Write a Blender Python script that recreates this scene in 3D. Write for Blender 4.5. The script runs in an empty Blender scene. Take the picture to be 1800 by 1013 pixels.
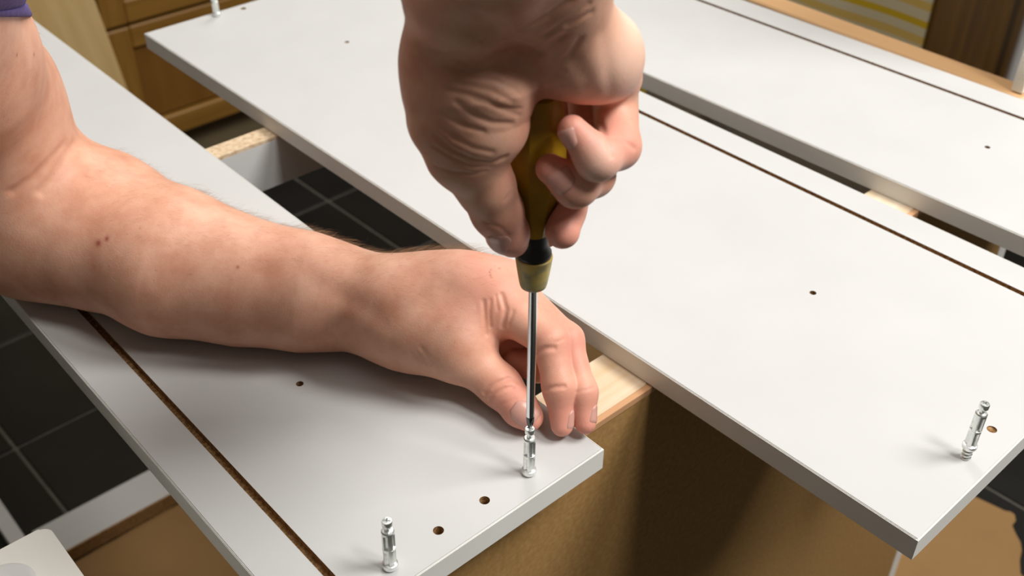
import bpy, bmesh, math, random
import numpy as np
from mathutils import Vector, Matrix

C = bpy.context.scene.collection
random.seed(4); RNG = np.random.default_rng(4)
TOP = 0.766                      # height of the panels' top face above the tiled floor (metres)

# ------------------------------------------------------------------ camera, world, lights, exposure
cam_d = bpy.data.cameras.new('camera'); cam = bpy.data.objects.new('camera', cam_d); C.objects.link(cam)
cam.matrix_world = Matrix(((0.7454, 0.3972, -0.5354, -0.3421),
                           (-0.6666, 0.4520, -0.5928, -0.2973),
                           (0.0066, 0.7987, 0.6017, 0.4561 + TOP),
                           (0, 0, 0, 1)))
cam_d.sensor_width = 36.0; cam_d.sensor_fit = 'HORIZONTAL'
cam_d.lens = 1906.0 / 1800.0 * 36.0
cam_d.clip_start = 0.02
cam_d.dof.use_dof = True; cam_d.dof.focus_distance = 0.61; cam_d.dof.aperture_fstop = 11.0
bpy.context.scene.camera = cam

w = bpy.data.worlds.new('room light'); bpy.context.scene.world = w; w.use_nodes = True
bg = w.node_tree.nodes['Background']
bg.inputs[0].default_value = (1.0, 0.93, 0.82, 1); bg.inputs[1].default_value = 0.085

def area(name, loc, target, size, power, col):
    d = bpy.data.lights.new(name, 'AREA'); d.shape = 'DISK'; d.size = size; d.energy = power; d.color = col
    o = bpy.data.objects.new(name, d); C.objects.link(o)
    o.location = loc
    o.rotation_euler = (Vector(target) - Vector(loc)).to_track_quat('-Z', 'Y').to_euler()
    return o
area('flash_front', (0.235, -1.22, TOP + 2.15), (0.1, 0.2, TOP), 0.46, 27, (1.0, 0.97, 0.93))
area('softbox_right', (1.05, -0.98, TOP + 1.82), (0.1, 0.1, TOP), 0.90, 50, (1.0, 0.98, 0.95))
area('lamp_behind', (0.95, 1.15, TOP + 1.35), (0.1, 0.3, TOP), 0.6, 10, (1.0, 0.97, 0.92))
area('ceiling_bounce', (0.1, 0.5, TOP + 1.70), (0.2, 0.7, TOP), 2.2, 10, (1.0, 0.97, 0.92))

sc = bpy.context.scene
sc.view_settings.view_transform = 'Standard'; sc.view_settings.look = 'None'
sc.view_settings.gamma = 1.0; sc.view_settings.use_curve_mapping = False
sc.view_settings.exposure = 0.0

# ------------------------------------------------------------------ materials
class NT:
    def __init__(s, m): s.t = m.node_tree; s.n = s.t.nodes; s.l = s.t.links
    def new(s, k, **kw):
        n = s.n.new(k)
        for a, b in kw.items():
            if a in n.inputs.keys(): n.inputs[a].default_value = b
            else: setattr(n, a, b)
        return n
    def link(s, a, b): s.l.new(a, b)
def base_mat(name, col, rough=0.5, metal=0.0, spec=0.5):
    m = bpy.data.materials.new(name); m.use_nodes = True
    b = m.node_tree.nodes['Principled BSDF']
    b.inputs['Base Color'].default_value = (*col, 1); b.inputs['Roughness'].default_value = rough
    b.inputs['Metallic'].default_value = metal; b.inputs['Specular IOR Level'].default_value = spec
    return m, b, NT(m)
def ramp_node(nt, stops):
    r = nt.new('ShaderNodeValToRGB'); e = r.color_ramp.elements
    while len(e) < len(stops): e.new(0.5)
    for k, (p, c) in enumerate(stops): e[k].position = p; e[k].color = (*c, 1)
    return r
def noise_mat(name, cols, scale, rough=0.6, detail=4, bump=0.0, stretch=(1, 1, 1), spec=0.4, metal=0.0, bump_scale=None):
    m, b, nt = base_mat(name, cols[0][1], rough, metal, spec)
    tc = nt.new('ShaderNodeTexCoord'); mp = nt.new('ShaderNodeMapping'); mp.inputs['Scale'].default_value = stretch
    nt.link(tc.outputs['Object'], mp.inputs[0])
    n = nt.new('ShaderNodeTexNoise'); n.inputs['Scale'].default_value = scale; n.inputs['Detail'].default_value = detail
    nt.link(mp.outputs[0], n.inputs['Vector'])
    r = ramp_node(nt, cols); nt.link(n.outputs[0], r.inputs[0]); nt.link(r.outputs[0], b.inputs['Base Color'])
    if bump:
        n2 = n
        if bump_scale:
            n2 = nt.new('ShaderNodeTexNoise'); n2.inputs['Scale'].default_value = bump_scale
            nt.link(mp.outputs[0], n2.inputs['Vector'])
        bp = nt.new('ShaderNodeBump'); bp.inputs['Strength'].default_value = bump; bp.inputs['Distance'].default_value = 0.001
        nt.link(n2.outputs[0], bp.inputs['Height']); nt.link(bp.outputs[0], b.inputs['Normal'])
    return m
def wood_mat(name, c0, c1, axis='X', scale=30, rough=0.5, distort=2.0, sheen=0.4):
    """straight grain running along the given object axis"""
    m, b, nt = base_mat(name, c0, rough, 0, sheen)
    tc = nt.new('ShaderNodeTexCoord'); mp = nt.new('ShaderNodeMapping')
    st = {'X': (0.06, 1, 1), 'Y': (1, 0.06, 1), 'Z': (1, 1, 0.06)}[axis]
    mp.inputs['Scale'].default_value = st
    nt.link(tc.outputs['Object'], mp.inputs[0])
    n = nt.new('ShaderNodeTexNoise'); n.inputs['Scale'].default_value = scale; n.inputs['Detail'].default_value = 3
    n.inputs['Distortion'].default_value = distort * 0.3
    nt.link(mp.outputs[0], n.inputs['Vector'])
    n2 = nt.new('ShaderNodeTexNoise'); n2.inputs['Scale'].default_value = scale * 7; n2.inputs['Detail'].default_value = 2
    nt.link(mp.outputs[0], n2.inputs['Vector'])
    mx = nt.new('ShaderNodeMath', operation='MULTIPLY_ADD'); mx.inputs[1].default_value = 0.35
    nt.link(n2.outputs[0], mx.inputs[0]); nt.link(n.outputs[0], mx.inputs[2])
    r = ramp_node(nt, [(0.45, c0), (0.9, c1)]); nt.link(mx.outputs[0], r.inputs[0])
    nt.link(r.outputs[0], b.inputs['Base Color'])
    return m

M = {}
M['laminate'] = noise_mat('white laminate', [(0.3, (0.545, 0.545, 0.538)), (0.75, (0.572, 0.572, 0.565))], 14, 0.48, 3, 0.02, bump_scale=900, spec=0.2)
M['edging'] = noise_mat('white edging', [(0.3, (0.76, 0.75, 0.71)), (0.75, (0.80, 0.79, 0.75))], 30, 0.4, 3)
M['chipboard'] = noise_mat('raw chipboard', [(0.25, (0.11, 0.05, 0.016)), (0.5, (0.30, 0.165, 0.06)), (0.75, (0.52, 0.34, 0.16))], 420, 0.9, 5, 0.6)
M['chipboard_pale'] = noise_mat('pale chipboard edge', [(0.25, (0.40, 0.27, 0.15)), (0.5, (0.62, 0.47, 0.31)), (0.8, (0.72, 0.60, 0.44))], 220, 0.9, 5, 0.4)
M['hardboard'] = noise_mat('brown hardboard', [(0.25, (0.30, 0.162, 0.048)), (0.5, (0.355, 0.20, 0.064)), (0.75, (0.41, 0.245, 0.09))], 240, 0.8, 8, 0.06, bump_scale=900)
M['pine'] = wood_mat('planed pine', (0.76, 0.65, 0.51), (0.62, 0.45, 0.27), 'X', 42, 0.55, 1.0)
M['pine_edge'] = wood_mat('pinkish hardboard edge', (0.60, 0.33, 0.17), (0.50, 0.27, 0.13), 'X', 60, 0.7)
M['tan_wood'] = wood_mat('tan batten', (0.68, 0.41, 0.20), (0.58, 0.34, 0.16), 'Y', 24, 0.6)
M['oak'] = wood_mat('oiled oak', (0.25, 0.128, 0.024), (0.155, 0.07, 0.010), 'Z', 16, 0.45)
M['oak_across'] = wood_mat('oiled oak across', (0.25, 0.128, 0.024), (0.155, 0.07, 0.010), 'X', 16, 0.45)
M['oak_panel'] = wood_mat('oiled oak panel', (0.20, 0.092, 0.013), (0.13, 0.053, 0.006), 'Z', 12, 0.5)
M['pale_wood'] = wood_mat('pale oak board', (0.56, 0.40, 0.19), (0.43, 0.28, 0.10), 'Z', 20, 0.5)
M['dark_wood'] = wood_mat('dark stained wood', (0.11, 0.05, 0.007), (0.055, 0.023, 0.003), 'Z', 18, 0.4)
M['plinth'] = noise_mat('dull plinth', [(0.3, (0.13, 0.10, 0.05)), (0.7, (0.16, 0.12, 0.065))], 12, 0.7)
M['cardboard'] = noise_mat('brown cardboard', [(0.3, (0.26, 0.145, 0.052)), (0.7, (0.30, 0.17, 0.064))], 9, 0.85, 4, 0.15, bump_scale=60)
M['tile'] = noise_mat('slate black tile', [(0.3, (0.008, 0.008, 0.0075)), (0.7, (0.015, 0.0145, 0.013))], 7, 0.5, 6, 0.25, bump_scale=30, spec=0.22)
M['grout'] = noise_mat('grey grout', [(0.3, (0.085, 0.08, 0.065)), (0.7, (0.12, 0.11, 0.09))], 40, 0.9)
M['wall'] = noise_mat('cream wall paint', [(0.3, (0.42, 0.37, 0.28)), (0.7, (0.46, 0.41, 0.31))], 5, 0.8)
M['white_paint'] = noise_mat('brushed white paint', [(0.3, (0.88, 0.86, 0.79)), (0.7, (0.91, 0.89, 0.83))], 20, 0.45, 4, 0.35, stretch=(1, 0.15, 1), bump_scale=120)
M['pad'] = noise_mat('pale grey pad', [(0.3, (0.70, 0.70, 0.69)), (0.7, (0.76, 0.76, 0.74))], 30, 0.5)
M['zinc'] = noise_mat('zinc plated metal', [(0.3, (0.78, 0.82, 0.79)), (0.7, (0.93, 0.95, 0.93))], 300, 0.36, 3, 0.12, metal=1.0)
M['chrome'], _, _ = base_mat('chrome steel', (0.80, 0.81, 0.82), 0.16, 1.0)
M['dark_steel'], _, _ = base_mat('blackened steel tip', (0.10, 0.10, 0.10), 0.32, 1.0)
M['steel_bar'], _, _ = base_mat('satin steel bar', (0.62, 0.61, 0.60), 0.45, 0.35)
M['black_rubber'] = noise_mat('black plastic', [(0.3, (0.012, 0.012, 0.011)), (0.7, (0.022, 0.021, 0.019))], 200, 0.42)
M['ferrule'] = noise_mat('worn amber plastic', [(0.30, (0.30, 0.255, 0.125)), (0.5, (0.48, 0.37, 0.115)), (0.7, (0.62, 0.43, 0.09))], 130, 0.42, 4, 0.2)
M['purple'] = noise_mat('purple jersey', [(0.3, (0.085, 0.062, 0.20)), (0.7, (0.12, 0.09, 0.26))], 260, 0.9, 3, 0.5)
M['hair'], hb, _ = base_mat('light brown hair', (0.34, 0.20, 0.10), 0.45)
M['lint'], _, _ = base_mat('pale lint', (0.7, 0.68, 0.62), 0.8)

# amber screwdriver handle: slightly translucent old plastic
m, b, nt = base_mat('amber plastic', (0.30, 0.165, 0.006), 0.38, 0, 0.35)
b.inputs['Subsurface Weight'].default_value = 0.15
b.inputs['Subsurface Radius'].default_value = (1, 0.5, 0.1); b.inputs['Subsurface Scale'].default_value = 0.004
n = nt.new('ShaderNodeTexNoise'); n.inputs['Scale'].default_value = 60
r = ramp_node(nt, [(0.3, (0.32, 0.19, 0.008)), (0.7, (0.44, 0.27, 0.014))])
tc = nt.new('ShaderNodeTexCoord'); nt.link(tc.outputs['Object'], n.inputs['Vector'])
nt.link(n.outputs[0], r.inputs[0]); nt.link(r.outputs[0], b.inputs['Base Color'])
M['amber'] = m

# striped fabric: woven stripes by height
m, b, nt = base_mat('striped fabric', (0.4, 0.36, 0.25), 0.9)
tc = nt.new('ShaderNodeTexCoord'); sx = nt.new('ShaderNodeSeparateXYZ'); nt.link(tc.outputs['Object'], sx.inputs[0])
md = nt.new('ShaderNodeMath', operation='MULTIPLY'); md.inputs[1].default_value = 1 / 0.048
nt.link(sx.outputs[2], md.inputs[0])
fr = nt.new('ShaderNodeMath', operation='FRACT'); nt.link(md.outputs[0], fr.inputs[0])
r = ramp_node(nt, [(0.0, (0.74, 0.52, 0.02)), (0.2, (0.78, 0.72, 0.52)), (0.5, (0.80, 0.58, 0.17)), (0.74, (0.78, 0.72, 0.52))])
r.color_ramp.interpolation = 'CONSTANT'
nt.link(fr.outputs[0], r.inputs[0]); nt.link(r.outputs[0], b.inputs['Base Color'])
M['stripes'] = m

# skin: pigment varies, fingertips and knuckles redder, a few freckles, palm heel paler with light painted in; light scattering inside
def skin(name, c_lo, c_hi, c_red):
    m, b, nt = base_mat(name, c_lo, 0.50, 0, 0.32)
    b.inputs['Subsurface Weight'].default_value = 0.22
    b.inputs['Subsurface Radius'].default_value = (1.0, 0.35, 0.18); b.inputs['Subsurface Scale'].default_value = 0.0035
    tc = nt.new('ShaderNodeTexCoord')
    def tex(scale, detail=5, rough=0.6):
        n = nt.new('ShaderNodeTexNoise'); n.inputs['Scale'].default_value = scale
        n.inputs['Detail'].default_value = detail; n.inputs['Roughness'].default_value = rough
        nt.link(tc.outputs['Object'], n.inputs['Vector']); return n
    n1 = tex(38, 6); r1 = ramp_node(nt, [(0.32, c_lo), (0.68, c_hi)]); nt.link(n1.outputs[0], r1.inputs[0])
    at = nt.new('ShaderNodeAttribute'); at.attribute_name = 'flush'
    mx = nt.new('ShaderNodeMix', data_type='RGBA'); nt.link(at.outputs['Fac'], mx.inputs[0])
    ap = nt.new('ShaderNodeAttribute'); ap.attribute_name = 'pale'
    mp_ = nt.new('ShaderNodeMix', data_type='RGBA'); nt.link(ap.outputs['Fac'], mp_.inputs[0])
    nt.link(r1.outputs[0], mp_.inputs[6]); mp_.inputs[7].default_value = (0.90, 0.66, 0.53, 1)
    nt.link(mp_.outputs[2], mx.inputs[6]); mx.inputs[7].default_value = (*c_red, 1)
    n2 = tex(330, 2); r2 = ramp_node(nt, [(0.70, (0, 0, 0)), (0.78, (1, 1, 1))]); nt.link(n2.outputs[0], r2.inputs[0])
    mul = nt.new('ShaderNodeMath', operation='MULTIPLY'); mul.inputs[1].default_value = 0.35; nt.link(r2.outputs[0], mul.inputs[0])
    m2 = nt.new('ShaderNodeMix', data_type='RGBA'); nt.link(mul.outputs[0], m2.inputs[0]); nt.link(mx.outputs[2], m2.inputs[6])
    m2.inputs[7].default_value = (0.30, 0.12, 0.06, 1)
    at2 = nt.new('ShaderNodeAttribute'); at2.attribute_name = 'scab'
    m3 = nt.new('ShaderNodeMix', data_type='RGBA'); nt.link(at2.outputs['Fac'], m3.inputs[0]); nt.link(m2.outputs[2], m3.inputs[6])
    m3.inputs[7].default_value = (0.30, 0.055, 0.035, 1)
    nt.link(m3.outputs[2], b.inputs['Base Color'])
    v = nt.new('ShaderNodeTexVoronoi'); v.inputs['Scale'].default_value = 900; nt.link(tc.outputs['Object'], v.inputs['Vector'])
    n3 = tex(420, 3)
    ad = nt.new('ShaderNodeMath', operation='ADD'); nt.link(v.outputs[0], ad.inputs[0]); nt.link(n3.outputs[0], ad.inputs[1])
    bp = nt.new('ShaderNodeBump'); bp.inputs['Strength'].default_value = 0.10; bp.inputs['Distance'].default_value = 0.0005
    nt.link(ad.outputs[0], bp.inputs['Height']); nt.link(bp.outputs[0], b.inputs['Normal'])
    return m
M['skin'] = skin('skin', (0.58, 0.275, 0.175), (0.74, 0.425, 0.30), (0.76, 0.31, 0.24))
M['nail'], b, _ = base_mat('fingernail', (0.62, 0.33, 0.27), 0.34, 0, 0.5)
b.inputs['Subsurface Weight'].default_value = 0.2; b.inputs['Subsurface Scale'].default_value = 0.002

# ------------------------------------------------------------------ helpers
def link(o, parent=None):
    C.objects.link(o)
    if parent is not None: o.parent = parent
    return o
def obj(name, bm, mat, parent=None, smooth=None, loc=None):
    me = bpy.data.meshes.new(name)
    bmesh.ops.recalc_face_normals(bm, faces=bm.faces[:])
    bm.to_mesh(me); bm.free()
    for mt in (mat if isinstance(mat, (list, tuple)) else [mat]): me.materials.append(mt)
    o = link(bpy.data.objects.new(name, me), parent)
    if loc: o.location = loc
    if smooth is not None:
        me.polygons.foreach_set('use_smooth', [True] * len(me.polygons))
        if smooth < 180: me.set_sharp_from_angle(angle=math.radians(smooth))
    return o
def thing(name, label, cat, loc=(0, 0, 0), rz=0.0, group=None):
    o = link(bpy.data.objects.new(name, None)); o.location = loc; o.rotation_euler = (0, 0, rz)
    o.empty_display_size = 0.02
    return tag(o, label, cat, group)
def tag(o, label, cat, group=None):
    o['label'] = label; o['category'] = cat
    if group: o['group'] = group
    return o
def struct(o): o['kind'] = 'structure'; return o
def box(lo, hi, bev=0.0, seg=1, bm=None):
    b = bmesh.new()
    bmesh.ops.create_cube(b, size=1)
    for v in b.verts:
        v.co = Vector([lo[i] + (v.co[i] + 0.5) * (hi[i] - lo[i]) for i in range(3)])
    if bev: bmesh.ops.bevel(b, geom=b.edges[:], offset=bev, segments=seg, affect='EDGES', profile=0.5)
    if bm is not None:
        me = bpy.data.meshes.new('t'); b.to_mesh(me); b.free(); bm.from_mesh(me); bpy.data.meshes.remove(me); return bm
    return b
def lathe(prof, n=32, fn=None, cap=True):
    """prof: list of (radius, z) bottom to top; fn(theta, i) scales the radius"""
    b = bmesh.new(); rings = []
    for i, (r, z) in enumerate(prof):
        rings.append([b.verts.new((r * (fn(2 * math.pi * k / n, i) if fn else 1) * math.cos(2 * math.pi * k / n),
                                   r * (fn(2 * math.pi * k / n, i) if fn else 1) * math.sin(2 * math.pi * k / n), z)) for k in range(n)])
    for a, c in zip(rings[:-1], rings[1:]):
        for k in range(n): b.faces.new((a[k], a[(k + 1) % n], c[(k + 1) % n], c[k]))
    if cap: b.faces.new(rings[0][::-1]); b.faces.new(rings[-1])
    return b
def prism(pts, z0, z1):
    b = bmesh.new()
    lo = [b.verts.new((x, y, z0)) for x, y in pts]; hi = [b.verts.new((x, y, z1)) for x, y in pts]
    b.faces.new(lo[::-1]); b.faces.new(hi)
    for k in range(len(pts)):
        j = (k + 1) % len(pts); b.faces.new((lo[k], lo[j], hi[j], hi[k]))
    return b
def cut(o, cutters):
    """subtract cutter objects for good and delete them"""
    for c in cutters:
        md = o.modifiers.new('cut', 'BOOLEAN'); md.operation = 'DIFFERENCE'; md.solver = 'EXACT'; md.object = c
    dg = bpy.context.evaluated_depsgraph_get(); dg.update()
    me = bpy.data.meshes.new_from_object(o.evaluated_get(dg), depsgraph=dg)
    o.modifiers.clear(); o.data = me
    for c in cutters: bpy.data.objects.remove(c)

# ------------------------------------------------------------------ room
fl = struct(obj('floor', box((-2.6, -1.6, -0.03), (3.2, 3.2, -0.004)), M['grout']))
P0 = (0.6608, 1.3885); PITCH = 0.26; ROT = math.radians(1.4); GAP = 0.0065
tb = box((GAP / 2, GAP / 2, -0.004), (PITCH - GAP / 2, PITCH - GAP / 2, 0.0), 0.0012)
tile0 = None
for i in range(-8, 7):
    for j in range(-9, 5):
        x = P0[0] + math.cos(ROT) * i * PITCH - math.sin(ROT) * j * PITCH
        y = P0[1] + math.sin(ROT) * i * PITCH + math.cos(ROT) * j * PITCH
        if tile0 is None:
            t = tile0 = obj('tile', tb, M['tile'], fl)
        else:
            t = link(tile0.copy(), fl)
        t.location = (x, y, random.uniform(-0.0006, 0.0)); t.rotation_euler = (0, 0, ROT)
struct(obj('wall_back', box((-2.6, 2.32, 0), (3.2, 2.42, 2.5)), M['wall']))
struct(obj('wall_right', box((2.42, -1.2, 0), (2.52, 2.32, 2.5)), M['wall']))

# kitchen cabinet of oiled oak behind the work, drawer over door, built front by front
CY = 1.639
kc = thing('kitchen_cabinet', 'oiled oak kitchen cabinet with framed drawers over doors, in the left background', 'cabinet', (0.6, CY, 0))
obj('carcass', box((-0.94, 0.028, 0.116), (1.30, 0.60, 0.86)), M['oak_panel'], kc)
obj('worktop', box((-0.96, -0.02, 0.86), (1.32, 0.62, 0.90), 0.004), M['pale_wood'], kc)
obj('plinth', box((-0.94, 0.075, 0.0), (1.30, 0.11, 0.114)), M['plinth'], kc)
def framed(name, x0, x1, z0, z1):
    d = obj(name, box((x0 + 0.05, 0.012, z0 + 0.05), (x1 - 0.05, 0.020, z1 - 0.05)), M['oak_panel'], kc)
    fw = 0.078 if z1 - z0 > 0.3 else 0.05
    for a, bx in (('stile', (x0, x0 + fw)), ('stile', (x1 - fw, x1))):
        obj(a, box((bx[0], 0, z0), (bx[1], 0.024, z1), 0.003), M['oak'], d)
    rw = 0.082 if z1 - z0 > 0.3 else 0.045
    for a, bz in (('rail', (z0, z0 + rw)), ('rail', (z1 - rw, z1))):
        obj(a, box((x0 + fw, 0.001, bz[0]), (x1 - fw, 0.0235, bz[1]), 0.003), M['oak_across'], d)
for k in range(-1, 3):
    x0 = -0.232 + k * 0.503
    framed('door', x0, x0 + 0.497, 0.120, 0.371)
    framed('drawer_front', x0, x0 + 0.497, 0.377, 0.60)
    framed('drawer_front', x0, x0 + 0.497, 0.606, 0.855)
# pale wooden board leaning against the cabinet
lb = obj('leaning_board', box((-0.40, -0.010, 0.0), (0.0, 0.010, 0.95), 0.004), M['pale_wood'])
lb.location = (0.398, CY - 0.040, 0.052); lb.rotation_euler = (0, math.radians(-7), 0)
tag(lb, 'pale light oak board leaning before the dark cabinet at the far left', 'board')

# striped cloth, dark cupboard, white upright board in the right background
def cloth():
    b = bmesh.new(); nx, nz = 60, 24; g = {}
    for side in (0, 1):
        for i in range(nx + 1):
            for j in range(nz + 1):
                y = 0.356 + i / nx * 1.2; z = 0.02 + j / nz * 0.98
                x = 1.0 + 0.004 * math.sin(i * 0.55) + 0.003 * math.sin(i * 0.21 + j * 0.3) + side * 0.004
                g[side, i, j] = b.verts.new((x, y, z))
    for side in (0, 1):
        for i in range(nx):
            for j in range(nz):
                b.faces.new((g[side, i, j], g[side, i + 1, j], g[side, i + 1, j + 1], g[side, i, j + 1]))
    return b
clb = cloth()
cl = obj('striped_cloth', clb, M['stripes'], None, 180)
cl.location = (0, 0, 0)
tag(cl, 'beige cloth with yellow horizontal stripes hanging in the upper right background', 'cloth')
dc = thing('dark_cupboard', 'dark brown wooden cupboard with a tall steel bar handle, upper right corner', 'cupboard', (1.62, 0.5, 0))
obj('carcass', box((-0.315, 0.022, 0.0), (0.62, 0.52, 1.7), 0.003), M['dark_wood'], dc)
obj('door', box((-0.31, 0.0, 0.05), (0.055, 0.020, 1.69), 0.003), M['dark_wood'], dc)
obj('door', box((0.06, 0.0, 0.05), (0.615, 0.020, 1.69), 0.003), M['dark_wood'], dc)
hb_ = lathe([(0.012, 0.20), (0.012, 1.30)], 16)
h = obj('bar_handle', hb_, M['steel_bar'], dc, 40); h.location = (-0.012, -0.035, 0)
for z in (0.30, 1.20):
    obj('handle_post', box((-0.006, 0.010, z - 0.006), (0.006, 0.036, z + 0.006), 0.002), M['steel_bar'], h)
wp = obj('white_board', box((0.6485, 0.0750, TOP - 0.016), (1.10, 0.0870, TOP + 0.45), 0.001), M['white_paint'])
tag(wp, 'white laminated board standing upright at the right edge of the photo', 'board')

# ------------------------------------------------------------------ the carcass the panels lie on
bc = thing('cabinet_carcass', 'upright furniture carcass with brown hardboard front and pine rail, under the panels', 'carcass', (0.2, 0.03, 0))
def at0(lo, hi): return [lo[0] - 0.2, lo[1] - 0.03, lo[2]], [hi[0] - 0.2, hi[1] - 0.03, hi[2]]
obj('hardboard_front', box(*at0((-0.125, 0.0300, 0.003), (0.593, 0.0336, TOP - 0.0225))), M['hardboard'], bc)['label'] = 'brown hardboard sheet facing the camera'
obj('pine_rail', box(*at0((-0.125, 0.0338, TOP - 0.060), (0.725, 0.0735, TOP - 0.0165)), 0.0008), M['pine'], bc)['label'] = 'pale planed pine rail with straight grain'
obj('rail_edge', box(*at0((-0.125, 0.0292, TOP - 0.0222), (0.593, 0.0336, TOP - 0.0168)), 0.0004), M['pine_edge'], bc)
obj('side_panel', box(*at0((0.594, 0.0300, 0.003), (0.612, 0.4955, TOP - 0.0605)), 0.0005), M['edging'], bc)
obj('side_rail', box(*at0((0.641, 0.074, TOP - 0.060), (0.672, 0.62, TOP - 0.0168)), 0.002), M['tan_wood'], bc)['label'] = 'tan batten along the right side'
obj('corner_block', box(*at0((0.574, 0.395, TOP - 0.165), (0.5935, 0.432, TOP - 0.120)), 0.002), M['white_paint'], bc)
fr_ = obj('far_rail', box(*at0((-0.125, 0.4745, TOP - 0.066), (0.594, 0.4950, TOP - 0.0205))), M['laminate'], bc)
fr_['label'] = 'white faced rail with raw chipboard top edge'
obj('chipboard_edge', box(*at0((-0.125, 0.4747, TOP - 0.0205), (0.594, 0.4948, TOP - 0.0166)), 0.0004), M['chipboard_pale'], fr_)

# ------------------------------------------------------------------ low things on the floor
rl = thing('floor_rail', 'white rail with raw chipboard edge lying on the dark floor, lower left', 'rail', (-0.05, 0.87, 0))
obj('board', box((-0.115, -0.0335, 0.0052), (0.55, 0.030, 0.028)), M['laminate'], rl)
obj('chipboard_edge', box((-0.115, -0.036, 0.0052), (0.55, -0.0335, 0.028)), M['chipboard'], rl)
bar = thing('white_bar', 'thin white bar lying on the black tiles at the left edge', 'bar', (-0.185, 1.0, 0))
obj('board', box((-0.011, -0.10, 0.002), (0.0105, 0.40, 0.018), 0.001), M['laminate'], bar)
obj('end_cap', box((-0.011, -0.1012, 0.002), (0.0105, -0.1001, 0.018), 0.0004), M['edging'], bar)
def sheet(name, pts, label, z=0.0005, th=0.004):
    rough = []
    for (x0, y0), (x1, y1) in zip(pts, pts[1:] + pts[:1]):
        L = math.hypot(x1 - x0, y1 - y0); n = max(1, int(L / 0.02))
        for k in range(n):
            j = 0.0014 if 0 < k else 0.0
            rough.append((x0 + (x1 - x0) * k / n + random.uniform(-j, j), y0 + (y1 - y0) * k / n + random.uniform(-j, j)))
    o = obj(name, prism(rough, z, z + th), M['cardboard'])
    return tag(o, label, 'cardboard')
sheet('cardboard_sheet', [(-0.42, 0.30), (0.30, 0.30), (0.30, 0.832), (0.02, 0.833), (-0.40, 0.832)], 'brown cardboard sheet on the floor in front of the white rail, lower left')
sheet('cardboard_sheet', [(0.64, 0.22), (0.64, -0.30), (0.80, -0.30), (0.824, -0.085), (0.832, -0.055), (0.853, -0.043), (0.872, -0.036), (0.884, -0.028),
                          (0.897, -0.012), (0.905, -0.004), (0.918, -0.003), (0.927, 0.004), (0.9275, 0.0105), (0.923, 0.0165), (0.920, 0.034), (0.915, 0.062), (0.908, 0.10), (0.90, 0.22)],
      'torn brown cardboard piece on the floor below the middle panel, lower right')
sheet('cardboard_sheet', [(0.625, 0.50), (1.05, 0.52), (1.02, 0.90), (0.66, 0.86)], 'brown cardboard glimpsed on the floor behind the fingertips and pine rail')

# white painted stool corner, near left
st = thing('white_stool', 'white painted stool corner with a round grey pad, bottom left corner', 'stool', (-0.34, 0.13, 0))
cor = []
for cx, cy, a0 in ((0.076, 0.0735, 0), (-0.154, 0.0735, 90), (-0.154, -0.094, 180), (0.076, -0.094, 270)):
    cor += [(cx + 0.006 * math.cos(math.radians(a0 + q * 15)), cy + 0.006 * math.sin(math.radians(a0 + q * 15))) for q in range(7)]
tb_ = prism(cor, TOP - 0.078, TOP - 0.050)
bmesh.ops.bevel(tb_, geom=[e for e in tb_.edges if all(v.co.z > TOP - 0.051 for v in e.verts)], offset=0.0012, segments=2, affect='EDGES')
obj('top', tb_, M['white_paint'], st, 40)
pdl = lathe([(0.0178, TOP - 0.0499), (0.0182, TOP - 0.0494), (0.0176, TOP - 0.0488), (0.0150, TOP - 0.0487), (0.0075, TOP - 0.0490), (0.0045, TOP - 0.0496)], 40)
p_ = obj('pad', pdl, M['pad'], st, 50); p_.location = (0.0440, 0.0500, 0); p_['label'] = 'round pale grey pad'
for x in (-0.14, 0.06):
    for y in (-0.08, 0.055):
        obj('leg', box((x - 0.014, y - 0.014, 0.001), (x + 0.014, y + 0.014, TOP - 0.078), 0.002), M['white_paint'], st)

# ------------------------------------------------------------------ the three panels
TH = 0.016
def panel(name, label, loc, rz, x0, x1, y0, y1, groove, holes, group):
    """board with a routed groove along its length and drilled holes; thin edging strips glued round it"""
    t = thing(name, label, 'panel', loc, rz, group)
    e = 0.0011
    g0, g1, gd = groove - 0.0024, groove + 0.0024, 0.0050
    prof = [(x0 + e, -TH), (x1 - e, -TH), (x1 - e, 0), (g1, 0), (g1, -gd), (g0, -gd), (g0, 0), (x0 + e, 0)]
    b = bmesh.new()
    a = [b.verts.new((x, y0 + e, z)) for x, z in prof]; c = [b.verts.new((x, y1 - e, z)) for x, z in prof]
    b.faces.new(a); b.faces.new(c[::-1])
    for k in range(len(prof)):
        j = (k + 1) % len(prof)
        f = b.faces.new((a[k], c[k], c[j], a[j]))
        if k in (3, 4, 5): f.material_index = 1
    core = obj('board', b, [M['laminate'], M['chipboard']], t)
    cs = []
    for (hx, hy, hr, hd) in holes:
        cb = lathe([(hr * 0.25, -hd), (hr, -hd + hr * 0.5), (hr, 0.0), (hr * 1.0, 0.004)], 28)
        cs.append(obj('cutter', cb, M['chipboard'], None, None, (hx, hy, 0)))
        cs[-1].parent = t
    if cs: cut(core, cs)
    d = 0.0002
    for nm, lo, hi in (('edge_strip', (x0, y0, -TH), (x1, y0 + e, -d)), ('edge_strip', (x0, y1 - e, -TH), (x1, y1, -d)),
                       ('edge_strip', (x0, y0 + e, -TH), (x0 + e, y1 - e, -d)), ('edge_strip', (x1 - e, y0 + e, -TH), (x1, y1 - e, -d))):
        bb = box(lo, hi)
        bmesh.ops.bevel(bb, geom=[q for q in bb.edges if q.verts[0].co.z > -0.01 and q.verts[1].co.z > -0.01], offset=0.00045, segments=2, affect='EDGES')
        obj(nm, bb, M['edging'], t)
    return t
H8, H5 = 0.0030, 0.0024
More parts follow.
